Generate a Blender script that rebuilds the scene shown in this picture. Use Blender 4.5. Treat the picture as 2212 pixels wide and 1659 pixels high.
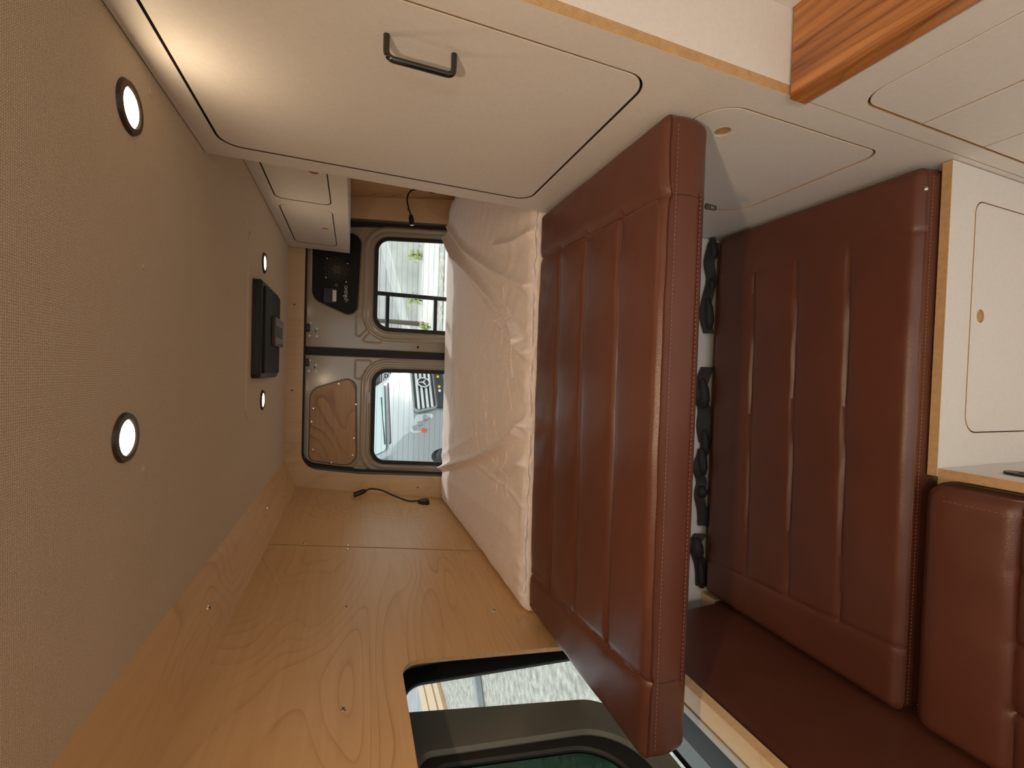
import bpy, math, random
import numpy as np
from mathutils import Vector, Matrix
from mathutils.geometry import tessellate_polygon
random.seed(4); rng = np.random.default_rng(5)
for o in list(bpy.data.objects): bpy.data.objects.remove(o)
C = bpy.context.scene.collection
sc = bpy.context.scene
PI = math.pi

# ------------------------------------------------------------------ camera (phone turned on its side)
cd = bpy.data.cameras.new('camera'); cam = bpy.data.objects.new('camera', cd); C.objects.link(cam)
X = Vector((0.03061991, 0.99932261, 0.02041412)); Y = Vector((-0.34462571, 0.02972649, -0.93826939)); Z = Vector((-0.93824066, 0.0216945, 0.34530249))
cam.matrix_world = Matrix.Translation((0, 0, 1.64)) @ Matrix((X, Y, Z)).to_4x4()
cd.sensor_fit = 'HORIZONTAL'; cd.sensor_width = 36; cd.lens = 36 * 931.1207 / 2212
cd.clip_start = 0.02; cd.clip_end = 400
sc.camera = cam
# ------------------------------------------------------------------ daylight and exposure
w = bpy.data.worlds.new('overcast_sky'); sc.world = w; w.use_nodes = True
bg = w.node_tree.nodes['Background']; bg.inputs[0].default_value = (0.90, 0.97, 1.0, 1); bg.inputs[1].default_value = 1.0
sd = bpy.data.lights.new('sun', 'SUN'); sd.energy = 1.2; sd.angle = math.radians(4); sd.color = (1, .95, .86)
sun = bpy.data.objects.new('sun', sd); C.objects.link(sun); sun.rotation_euler = (math.radians(-38), math.radians(28), 0); sun.location = (0, -3, 8)
vs = sc.view_settings; vs.view_transform = 'Standard'; vs.look = 'None'; vs.gamma = 1; vs.use_curve_mapping = False; vs.exposure = 0.6
LAMP_W = .24

# ------------------------------------------------------------------ materials
def mat(name, col, rough=.5, metal=0., coat=0., spec=.5, bump=None, vary=None, emit=None, sheen=0.):
    m = bpy.data.materials.new(name); m.use_nodes = True; nt = m.node_tree; b = nt.nodes['Principled BSDF']
    b.inputs['Base Color'].default_value = (*col, 1); b.inputs['Roughness'].default_value = rough
    b.inputs['Metallic'].default_value = metal; b.inputs['Coat Weight'].default_value = coat; b.inputs['Coat Roughness'].default_value = .12
    b.inputs['Specular IOR Level'].default_value = spec; b.inputs['Sheen Weight'].default_value = sheen
    tc = nt.nodes.new('ShaderNodeTexCoord')
    if vary:                                    # (scale, amount)
        n = nt.nodes.new('ShaderNodeTexNoise'); n.inputs['Scale'].default_value = vary[0]; n.inputs['Detail'].default_value = 6
        nt.links.new(tc.outputs['Object'], n.inputs['Vector'])
        r = nt.nodes.new('ShaderNodeMapRange'); r.inputs[1].default_value = .3; r.inputs[2].default_value = .7
        r.inputs[3].default_value = 1 - vary[1]; r.inputs[4].default_value = 1 + vary[1]
        nt.links.new(n.outputs[0], r.inputs[0])
        v = nt.nodes.new('ShaderNodeVectorMath'); v.operation = 'SCALE'; v.inputs[0].default_value = col
        nt.links.new(r.outputs[0], v.inputs['Scale']); nt.links.new(v.outputs[0], b.inputs['Base Color'])
    if bump:                                    # (kind, scale, strength, distance)
        if bump[0] == 'v':
            n = nt.nodes.new('ShaderNodeTexVoronoi'); o = n.outputs['Distance']
        else:
            n = nt.nodes.new('ShaderNodeTexNoise'); n.inputs['Detail'].default_value = 5; o = n.outputs[0]
        n.inputs['Scale'].default_value = bump[1]; nt.links.new(tc.outputs['Object'], n.inputs['Vector'])
        bn = nt.nodes.new('ShaderNodeBump'); bn.inputs['Strength'].default_value = bump[2]; bn.inputs['Distance'].default_value = bump[3]
        nt.links.new(o, bn.inputs['Height']); nt.links.new(bn.outputs[0], b.inputs['Normal'])
    if emit:
        b.inputs['Emission Color'].default_value = (*emit[0], 1); b.inputs['Emission Strength'].default_value = emit[1]
    return m
def wood(name, light, dark, grain='Y', freq=11., nscale=2.1, line=.55, rough=.42, coat=.15, stretch=.27, fine=.22):
    m = bpy.data.materials.new(name); m.use_nodes = True; nt = m.node_tree; b = nt.nodes['Principled BSDF']; L = nt.links
    tc = nt.nodes.new('ShaderNodeTexCoord')
    def mp(s):
        q = nt.nodes.new('ShaderNodeMapping'); q.inputs['Scale'].default_value = s; L.new(tc.outputs['Object'], q.inputs['Vector']); return q.outputs[0]
    ax = 'XYZ'.index(grain)
    s1 = [1, 1, 1]; s1[ax] = stretch; s2 = [60, 60, 60]; s2[ax] = 2.5
    n1 = nt.nodes.new('ShaderNodeTexNoise'); n1.inputs['Scale'].default_value = nscale; n1.inputs['Detail'].default_value = 2.5; n1.inputs['Distortion'].default_value = .6
    L.new(mp(s1), n1.inputs['Vector'])
    mu = nt.nodes.new('ShaderNodeMath'); mu.operation = 'MULTIPLY'; mu.inputs[1].default_value = freq * 3; L.new(n1.outputs[0], mu.inputs[0])
    fr = nt.nodes.new('ShaderNodeMath'); fr.operation = 'FRACT'; L.new(mu.outputs[0], fr.inputs[0])
    cr = nt.nodes.new('ShaderNodeValToRGB'); e = cr.color_ramp.elements
    e[0].position = 0; e[0].color = (0, 0, 0, 1); e[1].position = 1; e[1].color = (0, 0, 0, 1)
    for p, v in ((.55, .06), (.82, .35), (.93, 1.), (.97, .5)):
        k = e.new(p); k.color = (v, v, v, 1)
    L.new(fr.outputs[0], cr.inputs[0])
    n2 = nt.nodes.new('ShaderNodeTexNoise'); n2.inputs['Scale'].default_value = 1.2; n2.inputs['Detail'].default_value = 5; L.new(mp(s2), n2.inputs['Vector'])
    n3 = nt.nodes.new('ShaderNodeTexNoise'); n3.inputs['Scale'].default_value = 2.2; n3.inputs['Detail'].default_value = 3; L.new(tc.outputs['Object'], n3.inputs['Vector'])
    a = nt.nodes.new('ShaderNodeMath'); a.operation = 'MULTIPLY'; a.inputs[1].default_value = line; L.new(cr.outputs[0], a.inputs[0])
    a3 = nt.nodes.new('ShaderNodeMath'); a3.operation = 'MULTIPLY'; L.new(a.outputs[0], a3.inputs[0]); 
    r3 = nt.nodes.new('ShaderNodeMapRange'); r3.inputs[1].default_value = .35; r3.inputs[2].default_value = .65; L.new(n3.outputs[0], r3.inputs[0]); L.new(r3.outputs[0], a3.inputs[1])
    r2 = nt.nodes.new('ShaderNodeMapRange'); r2.inputs[1].default_value = .3; r2.inputs[2].default_value = .7; r2.inputs[3].default_value = 0; r2.inputs[4].default_value = fine
    L.new(n2.outputs[0], r2.inputs[0])
    a2 = nt.nodes.new('ShaderNodeMath'); a2.operation = 'ADD'; a2.use_clamp = True; L.new(a3.outputs[0], a2.inputs[0]); L.new(r2.outputs[0], a2.inputs[1])
    mx = nt.nodes.new('ShaderNodeMix'); mx.data_type = 'RGBA'; mx.inputs[6].default_value = (*light, 1); mx.inputs[7].default_value = (*dark, 1)
    L.new(a2.outputs[0], mx.inputs[0]); L.new(mx.outputs[2], b.inputs['Base Color'])
    b.inputs['Roughness'].default_value = rough; b.inputs['Coat Weight'].default_value = coat; b.inputs['Coat Roughness'].default_value = .25
    return m
def ply_edge(axis):
    m = bpy.data.materials.new('ply_edge_' + axis.lower()); m.use_nodes = True; nt = m.node_tree; b = nt.nodes['Principled BSDF']; L = nt.links
    tc = nt.nodes.new('ShaderNodeTexCoord'); wv = nt.nodes.new('ShaderNodeTexWave'); wv.bands_direction = axis
    wv.inputs['Scale'].default_value = 105.; wv.inputs['Distortion'].default_value = .6; wv.inputs['Detail'].default_value = 2; wv.inputs['Detail Scale'].default_value = .4
    L.new(tc.outputs['Object'], wv.inputs['Vector'])
    nz = nt.nodes.new('ShaderNodeTexNoise'); nz.inputs['Scale'].default_value = 90; L.new(tc.outputs['Object'], nz.inputs['Vector'])
    mm = nt.nodes.new('ShaderNodeMath'); mm.operation = 'MULTIPLY'; L.new(wv.outputs[0], mm.inputs[0]); L.new(nz.outputs[0], mm.inputs[1])
    mx = nt.nodes.new('ShaderNodeMix'); mx.data_type = 'RGBA'; mx.inputs[6].default_value = (.56, .36, .18, 1); mx.inputs[7].default_value = (.19, .085, .03, 1)
    L.new(mm.outputs[0], mx.inputs[0]); L.new(mx.outputs[2], b.inputs['Base Color']); b.inputs['Roughness'].default_value = .6
    return m
def fabric(name, c1, c2, scale):
    m = bpy.data.materials.new(name); m.use_nodes = True; nt = m.node_tree; b = nt.nodes['Principled BSDF']; L = nt.links
    tc = nt.nodes.new('ShaderNodeTexCoord'); outs = []
    for ax, ph in (('X', 0), ('Y', 1.)):
        wv = nt.nodes.new('ShaderNodeTexWave'); wv.bands_direction = ax; wv.inputs['Scale'].default_value = scale; wv.inputs['Distortion'].default_value = 2.2
        wv.inputs['Detail'].default_value = 2; wv.inputs['Detail Scale'].default_value = 2; L.new(tc.outputs['Object'], wv.inputs['Vector']); outs.append(wv.outputs[0])
    mn = nt.nodes.new('ShaderNodeMath'); mn.operation = 'MULTIPLY'; L.new(outs[0], mn.inputs[0]); L.new(outs[1], mn.inputs[1])
    nz = nt.nodes.new('ShaderNodeTexNoise'); nz.inputs['Scale'].default_value = 420; nz.inputs['Detail'].default_value = 3; L.new(tc.outputs['Object'], nz.inputs['Vector'])
    ad = nt.nodes.new('ShaderNodeMath'); ad.operation = 'MULTIPLY_ADD'; L.new(nz.outputs[0], ad.inputs[0]); ad.inputs[1].default_value = .7; L.new(mn.outputs[0], ad.inputs[2])
    cr = nt.nodes.new('ShaderNodeMapRange'); cr.inputs[1].default_value = .2; cr.inputs[2].default_value = 1.2; L.new(ad.outputs[0], cr.inputs[0])
    mx = nt.nodes.new('ShaderNodeMix'); mx.data_type = 'RGBA'; mx.inputs[6].default_value = (*c2, 1); mx.inputs[7].default_value = (*c1, 1)
    L.new(cr.outputs[0], mx.inputs[0]); L.new(mx.outputs[2], b.inputs['Base Color'])
    bn = nt.nodes.new('ShaderNodeBump'); bn.inputs['Strength'].default_value = .6; bn.inputs['Distance'].default_value = .0012; L.new(ad.outputs[0], bn.inputs['Height']); L.new(bn.outputs[0], b.inputs['Normal'])
    b.inputs['Roughness'].default_value = .9; b.inputs['Specular IOR Level'].default_value = .15
    return m
def glass(name, tint, refl=.06):
    m = bpy.data.materials.new(name); m.use_nodes = True; nt = m.node_tree; nt.nodes.clear(); L = nt.links
    o = nt.nodes.new('ShaderNodeOutputMaterial'); t = nt.nodes.new('ShaderNodeBsdfTransparent'); t.inputs[0].default_value = (*tint, 1)
    g = nt.nodes.new('ShaderNodeBsdfGlossy'); g.inputs['Roughness'].default_value = .02
    f = nt.nodes.new('ShaderNodeLayerWeight'); f.inputs[0].default_value = .25; q = nt.nodes.new('ShaderNodeMath'); q.operation = 'MULTIPLY'; q.inputs[1].default_value = refl * 4; L.new(f.outputs['Fresnel'], q.inputs[0])
    s = nt.nodes.new('ShaderNodeMixShader'); L.new(q.outputs[0], s.inputs[0]); L.new(t.outputs[0], s.inputs[1]); L.new(g.outputs[0], s.inputs[2]); L.new(s.outputs[0], o.inputs[0])
    return m
M = dict(
    white=mat('white_laminate', (.69, .665, .645), .5, bump=('n', 900, .12, .0004), vary=(140, .03)),
    leather=mat('brown_leather', (.098, .0315, .0185), .34, coat=.0, spec=.45, bump=('v', 620, .35, .0006), vary=(5, .12)),
    thread=mat('tan_thread', (.27, .10, .06), .7), seam=mat('dark_seam', (.05, .014, .008), .8),
    zipper=mat('zipper_tape', (.16, .04, .02), .6),
    sheet=mat('pink_sheet', (.88, .785, .755), .95, spec=.1, sheen=.15, bump=('n', 260, .35, .0012), vary=(70, .05)),
    fabric=fabric('ceiling_fabric', (.86, .73, .58), (.50, .39, .27), 95),
    ply=wood('maple_ply', (.70, .435, .205), (.42, .215, .08), freq=14),
    plyv=wood('birch_ply_upright', (.72, .52, .31), (.52, .31, .15), 'Z', 5, 1.2, .4),
    plyd=wood('maple_ply_door', (.52, .30, .14), (.20, .08, .025), 'X', 7, 2.6, .8),
    walnut=wood('oiled_hardwood', (.52, .22, .065), (.17, .05, .012), 'Y', 8, 7, .75, .35, .3, .1, .9),
    ex=ply_edge('X'), ey=ply_edge('Y'), ez=ply_edge('Z'),
    metal=mat('grey_beige_body_paint', (.36, .305, .23), .22, coat=.5, spec=.5, bump=('n', 14, .05, .01)),
    dmetal=mat('dark_grey_body_paint', (.10, .105, .09), .33, coat=.3),
    black=mat('black_plastic', (.012, .011, .011), .38, bump=('n', 500, .1, .0005)), blackm=mat('black_matt_panel', (.010, .009, .009), .6, spec=.3),
    gloss=mat('black_gloss_metal', (.008, .008, .008), .12, coat=.6), rubber=mat('black_rubber', (.010, .010, .010), .6),
    chrome=mat('chrome', (.75, .74, .72), .16, 1.), steel=mat('brushed_steel', (.55, .53, .5), .35, 1.), greyd=mat('grey_plug', (.07, .07, .07), .5),
    ring=mat('bronze_ring', (.055, .04, .03), .35, .5), web=mat('black_webbing', (.014, .013, .014), .7, bump=('n', 300, .4, .001)),
    led=mat('led_diffuser', (.9, .8, .6), .5, emit=((1, .76, .44), 9.)),
    glass=glass('clear_glass', (.97, .985, .98)), gtint=glass('green_tinted_glass', (.17, .235, .19)),
    floor=mat('pale_vinyl_floor', (.74, .69, .62), .5, vary=(20, .1)), dark=mat('dark_inside', (.03, .025, .02), .9),
    smoke=mat('smoked_plastic', (.06, .05, .045), .2, coat=.5), lettering=mat('pale_lettering', (.62, .62, .6), .6),
    hole=mat('mesh_hole_grey', (.16, .13, .11), .6),
    vpaint=mat('grey_van_paint', (.33, .36, .37), .3, coat=.5), vblack=mat('van_black', (.02, .022, .025), .4), vglass=mat('van_windshield', (.42, .52, .52), .08, coat=.6),
    vsilver=mat('van_silver', (.75, .77, .78), .25, .3), lamp=mat('headlamp_clear', (.62, .66, .68), .1, coat=1), amber=mat('amber_lens', (.8, .5, .03), .3), orange=mat('orange_lens', (.75, .12, .04), .3),
    gravel=mat('pale_gravel', (.46, .45, .40), .95, bump=('n', 18, 1., .05), vary=(9, .35)), conc=mat('pale_concrete', (.62, .62, .58), .9, vary=(1.5, .12)),
    siding=mat('pale_siding', (.70, .71, .70), .7, vary=(1.2, .12)), fence=wood('outdoor_timber', (.60, .42, .22), (.30, .16, .07), 'Y', 6, 2), cement=mat('cement_grey', (.34, .36, .36), .8, vary=(2, .15)),
    leaf=mat('leaf_green', (.40, .46, .16), .6), bark=mat('bark', (.12, .10, .07), .9), red=mat('terracotta', (.50, .16, .07), .7),
    gap_shade=mat('shaded_gap_edge', (.045, .028, .018), .8),  # ply edge darkened: shade of the deep door gaps put into the colour
    piny=mat('plastic_knot', (.12, .05, .02), .8),
)
# ------------------------------------------------------------------ building helpers
def wm(o):
    m = o.matrix_basis.copy(); p = o.parent
    while p: m = p.matrix_basis @ m; p = p.parent
    return m
class MB:
    def __init__(s): s.v = []; s.f = []; s.m = []
    def add(s, vs, fs, mi=0):
        k = len(s.v); s.v += [Vector(v) for v in vs]; s.f += [tuple(i + k for i in f) for f in fs]; s.m += [mi] * len(fs); return s
    def box(s, a, b, mi=0, R=None, c=.0):
        x0, y0, z0 = (min(a[i], b[i]) for i in range(3)); x1, y1, z1 = (max(a[i], b[i]) for i in range(3))
        if c > 0:
            c = min(c, (x1-x0)*.45, (y1-y0)*.45, (z1-z0)*.45)
            vs = []; fs = []
            for sx in (0, 1):
                for sy in (0, 1):
                    for sz in (0, 1):
                        p = [(x0, x1)[sx], (y0, y1)[sy], (z0, z1)[sz]]; q = [(c, -c)[sx], (c, -c)[sy], (c, -c)[sz]]
                        vs += [(p[0], p[1]+q[1], p[2]+q[2]), (p[0]+q[0], p[1], p[2]+q[2]), (p[0]+q[0], p[1]+q[1], p[2])]
            I = lambda sx, sy, sz, k: (sx*4+sy*2+sz)*3+k
            for sx in (0, 1): fs.append([I(sx,0,0,0), I(sx,1,0,0), I(sx,1,1,0), I(sx,0,1,0)][::(-1 if not sx else 1)])
            for sy in (0, 1): fs.append([I(0,sy,0,1), I(1,sy,0,1), I(1,sy,1,1), I(0,sy,1,1)][::(1 if not sy else -1)])
            for sz in (0, 1): fs.append([I(0,0,sz,2), I(1,0,sz,2), I(1,1,sz,2), I(0,1,sz,2)][::(-1 if not sz else 1)])
            for i in (0, 1):
                for j in (0, 1):
                    fs.append([I(i,j,0,0), I(i,j,0,1), I(i,j,1,1), I(i,j,1,0)]); fs.append([I(i,0,j,0), I(i,0,j,2), I(i,1,j,2), I(i,1,j,0)]); fs.append([I(0,i,j,1), I(0,i,j,2), I(1,i,j,2), I(1,i,j,1)])
            for sx in (0, 1):
                for sy in (0, 1):
                    for sz in (0, 1): fs.append([I(sx,sy,sz,0), I(sx,sy,sz,1), I(sx,sy,sz,2)])
        else:
            vs = [(x, y, z) for x in (x0, x1) for y in (y0, y1) for z in (z0, z1)]
            fs = [(0,1,3,2), (4,6,7,5), (0,4,5,1), (2,3,7,6), (0,2,6,4), (1,5,7,3)]
        if R is not None: vs = [R @ Vector(v) for v in vs]
        return s.add(vs, fs, mi)
    def tube(s, pts, r, n=10, mi=0, caps=True):
        pts = [Vector(p) for p in pts]; rs = r if isinstance(r, (list, tuple)) else [r] * len(pts)
        up = None; vs = []; fs = []
        for i, p in enumerate(pts):
            t = (pts[min(i+1, len(pts)-1)] - pts[max(i-1, 0)]).normalized()
            if up is None: up = t.orthogonal().normalized()
            up = (up - t * up.dot(t)).normalized(); w_ = t.cross(up)
            vs += [p + (up * math.cos(2*PI*k/n) + w_ * math.sin(2*PI*k/n)) * rs[i] for k in range(n)]
        for i in range(len(pts) - 1):
            for k in range(n): fs.append((i*n+k, i*n+(k+1) % n, (i+1)*n+(k+1) % n, (i+1)*n+k))
        if caps: fs += [tuple(range(n))[::-1], tuple((len(pts)-1)*n+k for k in range(n))]
        return s.add(vs, fs, mi)
    def lathe(s, prof, o, ax, n=28, mi=0):        # prof: (radius, height along ax)
        o = Vector(o); a = Vector(ax).normalized(); u = a.orthogonal().normalized(); v_ = a.cross(u); vs = []; fs = []
        for r, h in prof: vs += [o + a*h + (u*math.cos(2*PI*k/n) + v_*math.sin(2*PI*k/n))*max(r, 1e-5) for k in range(n)]
        for i in range(len(prof)-1):
            for k in range(n): fs.append((i*n+k, i*n+(k+1) % n, (i+1)*n+(k+1) % n, (i+1)*n+k))
        fs += [tuple(range(n))[::-1], tuple((len(prof)-1)*n+k for k in range(n))]
        return s.add(vs, fs, mi)
    def build(s, name, mats, parent=None, smooth=35, **props):
        me = bpy.data.meshes.new(name); vs = s.v
        o = bpy.data.objects.new(name, me); C.objects.link(o)
        if parent is not None:
            o.parent = parent; inv = wm(parent).inverted(); vs = [inv @ v for v in vs]
        elif not props.pop('keep', False):
            xs = [v.x for v in vs]; ys = [v.y for v in vs]; zs = [v.z for v in vs]
            c = Vector(((min(xs)+max(xs))/2, (min(ys)+max(ys))/2, min(zs))); o.location = c; vs = [v - c for v in vs]
        me.from_pydata([tuple(v) for v in vs], [], s.f)
        for m_ in (mats if isinstance(mats, (list, tuple)) else [mats]): me.materials.append(m_)
        me.polygons.foreach_set('material_index', s.m)
        import bmesh
        bm = bmesh.new(); bm.from_mesh(me); bmesh.ops.remove_doubles(bm, verts=bm.verts, dist=1e-6); bmesh.ops.recalc_face_normals(bm, faces=bm.faces); bm.to_mesh(me); bm.free()
        if smooth:
            me.polygons.foreach_set('use_smooth', [True]*len(me.polygons)); me.set_sharp_from_angle(angle=math.radians(smooth))
        for k, v in props.items(): o[k] = v
        return o
def rp(pts, r, n=7):                      # polygon with rounded corners
    out = []; N = len(pts); rr = r if isinstance(r, (list, tuple)) else [r]*N
    for i in range(N):
        p = Vector(pts[i]); a = Vector(pts[i-1]) - p; b = Vector(pts[(i+1) % N]) - p
        if rr[i] <= 0: out.append(tuple(p)); continue
        ang = a.angle(b); t = min(rr[i] / math.tan(ang/2), a.length*.49, b.length*.49); R = t*math.tan(ang/2)
        a.normalize(); b.normalize(); c = p + (a+b).normalized() * (R/math.sin(ang/2)); s0 = p + a*t - c; s1 = p + b*t - c
        th = s0.angle_signed(s1) * -1
        for k in range(n+1):
            q = th*k/n; out.append((c.x + s0.x*math.cos(q) - s0.y*math.sin(q), c.y + s0.x*math.sin(q) + s0.y*math.cos(q)))
    return out
def rect(u0, v0, u1, v1, r=0, n=7): return rp([(u0, v0), (u1, v0), (u1, v1), (u0, v1)], r, n) if r else [(u0, v0), (u1, v0), (u1, v1), (u0, v1)]
def area(p): return sum(p[i-1][0]*p[i][1] - p[i][0]*p[i-1][1] for i in range(len(p)))/2
def inset(p, d):                            # p counterclockwise -> shrunk by d
    out = []; N = len(p)
    for i in range(N):
        a = Vector(p[i]) - Vector(p[i-1]); b = Vector(p[(i+1) % N]) - Vector(p[i])
        if a.length < 1e-9: a = b
        if b.length < 1e-9: b = a
        na = Vector((-a.y, a.x)).normalized(); nb = Vector((-b.y, b.x)).normalized(); m_ = (na+nb); m_ = m_ / max(m_.length_squared/2, .3)
        out.append((p[i][0] + m_.x*d, p[i][1] + m_.y*d))
    return out
def plate(mb, outer, holes, t, org, u, v, mi=0, side=1, c=0., back=True, hs_=None):   # front face at org, grows t along u x v
    org = Vector(org); u = Vector(u).normalized(); v = Vector(v).normalized(); n = u.cross(v)
    loops = [outer if area(outer) > 0 else outer[::-1]] + [h if area(h) < 0 else h[::-1] for h in holes]
    P3 = lambda p, d: org + u*p[0] + v*p[1] + n*d
    fr = [inset(l, c) for l in loops] if c else loops
    tri = tessellate_polygon([[Vector((x, y, 0)) for x, y in l] for l in fr])
    flat = [p for l in fr for p in l]; fl2 = [p for l in loops for p in l]
    mb.add([P3(p, 0) for p in flat], [tuple(t_) for t_ in tri], mi)
    if back: mb.add([P3(p, t) for p in fl2], [tuple(t_)[::-1] for t_ in tri], mi)
    for li, (l, f) in enumerate(zip(loops, fr)):
        N = len(l); sd2 = side if (hs_ is None or li == 0) else hs_[li-1]
        if c: mb.add([P3(p, 0) for p in f] + [P3(p, c) for p in l], [(i, (i+1) % N, N+(i+1) % N, N+i) for i in range(N)], mi)
        mb.add([P3(p, c) for p in l] + [P3(p, t) for p in l], [(i, (i+1) % N, N+(i+1) % N, N+i) for i in range(N)], sd2)
    return mb
def empty(name, loc, rz=0, **props):
    o = bpy.data.objects.new(name, None); C.objects.link(o); o.location = loc; o.rotation_euler = (0, 0, rz); o.empty_display_size = .05
    for k, v in props.items(): o[k] = v
    return o
def copy_tree(o, parent=None):
    c = o.copy(); C.objects.link(c); c.parent = parent
    for ch in [q for q in bpy.data.objects if q.parent == o]: copy_tree(ch, c)
    return c
def smooth_path(pts, n=8):
    pts = [Vector(p) for p in pts]; P = [pts[0]*2-pts[1]] + pts + [pts[-1]*2-pts[-2]]; out = []
    for i in range(1, len(P)-2):
        for k in range(n):
            t = k/n; a, b, c_, d = P[i-1:i+3]
            out.append(.5*((2*b) + (c_-a)*t + (2*a-5*b+4*c_-d)*t*t + (3*b-a-3*c_+d)*t**3))
    return out + [pts[-1]]
ST = dict(kind='structure')

# ------------------------------------------------------------------ shell of the van
CZ = 1.985
ceil_ = MB().box((-.515, -1.3, CZ), (1.15, 2.66, CZ+.02)).build('ceiling', M['fabric'], label='beige woven fabric ceiling lining', **ST)
mb = MB(); plate(mb, rect(-.185, 1.69, .47, 2.36, .045), [], .004, (0, 0, CZ-.004), (1, 0, 0), (0, 1, 0), 0, 0, .0015); mb.build('raised_panel', M['fabric'], ceil_)
for x, y in ((.474, .94), (.168, .925), (-.186, .935), (.47, 1.63), (.15, 1.63), (-.21, 1.62), (.44, 1.98), (-.16, 1.92)):
    MB().lathe([(.0, -.0026), (.0035, -.0026), (.006, -.0012), (.0065, .001)], (x, y, CZ), (0, 0, 1), 12).build('screw', M['fabric'], ceil_)
MB().box((-1.0, -1.3, -.03), (1.15, 2.8, 0)).build('floor', M['floor'], label='pale vinyl floor of the van', **ST)
# chamfer strip between ceiling and left wall
tr = MB(); a = Vector((-.506, 0, CZ)); b = Vector((-.655, 0, 1.925)); d = (b-a); L_ = d.length; d.normalize()
plate(tr, rect(-1.3, -.01, 2.64, L_), [], .01, a, (0, 1, 0), d, 0, 0)
strip = tr.build('trim_1', M['ply'], label='sloping maple plywood strip between ceiling and left wall', **ST)
nrm = Vector((0, 1, 0)).cross(d)
SCREW = [(.0, -.003), (.0045, -.0028), (.0075, -.0012), (.008, .0005)]
def screw(p, ax, par, r=1., m_='chrome'):
    o = MB().lathe([(q*r, h) for q, h in SCREW] , p, ax, 14); a_ = Vector(ax).normalized(); u = a_.orthogonal().normalized(); c_ = Vector(p) - a_*.0028*1.05
    for w_ in (u, a_.cross(u)): o.tube([c_ - w_*.004*r, c_ + w_*.004*r], .0009*r, 5, 1)
    return o.build('screw', [M[m_], M['dark']], par)
for y, k in ((1.205, .5), (1.98, .45), (2.5, .5)): screw(Vector((0, y, 0)) + a + d*L_*k, nrm, strip, 1.)
# left wall, leaning outwards as it goes down
u = Vector((0, 1, 0)); v = Vector((-.1427, 0, -.9898)).normalized(); nw = u.cross(v); O = Vector((-.655, 0, 1.925))
wl = empty('wall_left', (-.7, .8, 0), label='maple plywood left wall with window cut-out', **ST)
cut = rp([(-.9, .414), (1.075, .414), (1.108, 1.098), (-.9, 1.098)], [.05, .055, .02, .02])
mb = MB(); plate(mb, [(-1.3, 0), (1.7935, 0), (1.7935, 1.4), (-1.3, 1.4)], [cut], .012, O, u, v, 0, 1); mb.build('panel', [M['ply'], M['ez']], wl)
mb = MB(); plate(mb, [(1.797, 0), (2.66, 0), (2.66, 1.4), (1.800, 1.4), (1.803, .55)], [], .012, O - nw*.0005, u, v, 0, 1); mb.build('panel', [M['ply'], M['ey']], wl)
MB().box((-.915, -1.3, 0), (-.90, 2.66, .56)).build('lower_wall', M['white'], wl)
for y, z in ((1.334, 1.645), (.928, 1.645), (1.813, 1.805), (1.778, 1.805), (1.815, 1.642), (1.777, 1.642), (2.16, 1.66), (1.3, 1.2)):
    k = (1.925 - z)/.9898; screw(O + u*y + v*k, nw, wl, .62 if 1.7 < y < 2.3 else .85)
# right wall behind the wardrobe
wr = MB(); ur = Vector((0, 1, 0)); vr = Vector((.139, 0, -1)).normalized(); Or = Vector((.94, 0, CZ))
plate(wr, rect(1.245, 0, 2.66, 1.2), [], .01, Or + Vector((0, 0, 0)), vr, ur, 0, 0) if False else plate(wr, rect(0, 1.245, 1.2, 2.66), [], .01, Or, vr, ur, 0, 0)
wr.box((1.09, -1.3, 0), (1.11, 2.66, 1.0)); wr.box((1.1, -1.3, .8), (1.12, 1.3, CZ))
wr.build('wall_right', M['plyd'], label='maple plywood wall behind the wardrobe', **ST)
# rear trim surround
ro = [(-.506, CZ), (-.662, 1.928), (-.790, 1.123), (-.90, .0), (1.16, .0), (1.06, 1.114), (.94, CZ)]
op = rp([(-.552, 1.903), (-.60, 1.60), (-.655, .95), (-.67, .3), (.93, .3), (.912, 1.10), (.845, 1.903)], [.10, .1, 0, .05, .05, 0, .09], 9)
mb = MB(); plate(mb, ro, [op], .012, (0, 2.635, 0), (1, 0, 0), (0, 0, 1), 0, 1)
for i in range(len(mb.v)): pass
# plate grows along u x v = -Y; push it behind the plane
for q in mb.v: q.y += .012
wrear = mb.build('wall_rear', [M['plyv'], M['ey']], label='birch plywood surround of the rear doors', **ST)
for x, z in ((.35, 1.952), (-.12, 1.955), (.96, 1.36), (-.70, 1.26)):
    MB().lathe([(.0, -.001), (.005, -.0006), (.005, .001)], (x, 2.635, z), (0, 1, 0), 10).build('screw', M['greyd'], wrear)
# body frame and rubber behind the surround
mb = MB(); plate(mb, [(-.80, 1.93), (-.92, .1), (1.1, .1), (1.0, 1.93)], [[(x, z+.03) for x, z in inset(op if area(op) > 0 else op[::-1], .012)]], .02, (0, 2.672, 0), (1, 0, 0), (0, 0, 1), 0, 0)
opc = op if area(op) > 0 else op[::-1]
up = lambda l, d=.016: [(x, z+d if z > 1.0 else z) for x, z in l]
rub = MB(); plate(rub, up(inset(opc, .004)), [up(inset(opc, .024))], .012, (0, 2.668, 0), (1, 0, 0), (0, 0, 1), 0, 0, .003)
rub.build('trim_2', M['rubber'], label='black rubber seal around the rear door opening', **ST)
mb.build('trim_3', M['dmetal'], label='painted metal rear door frame', **ST)

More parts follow.
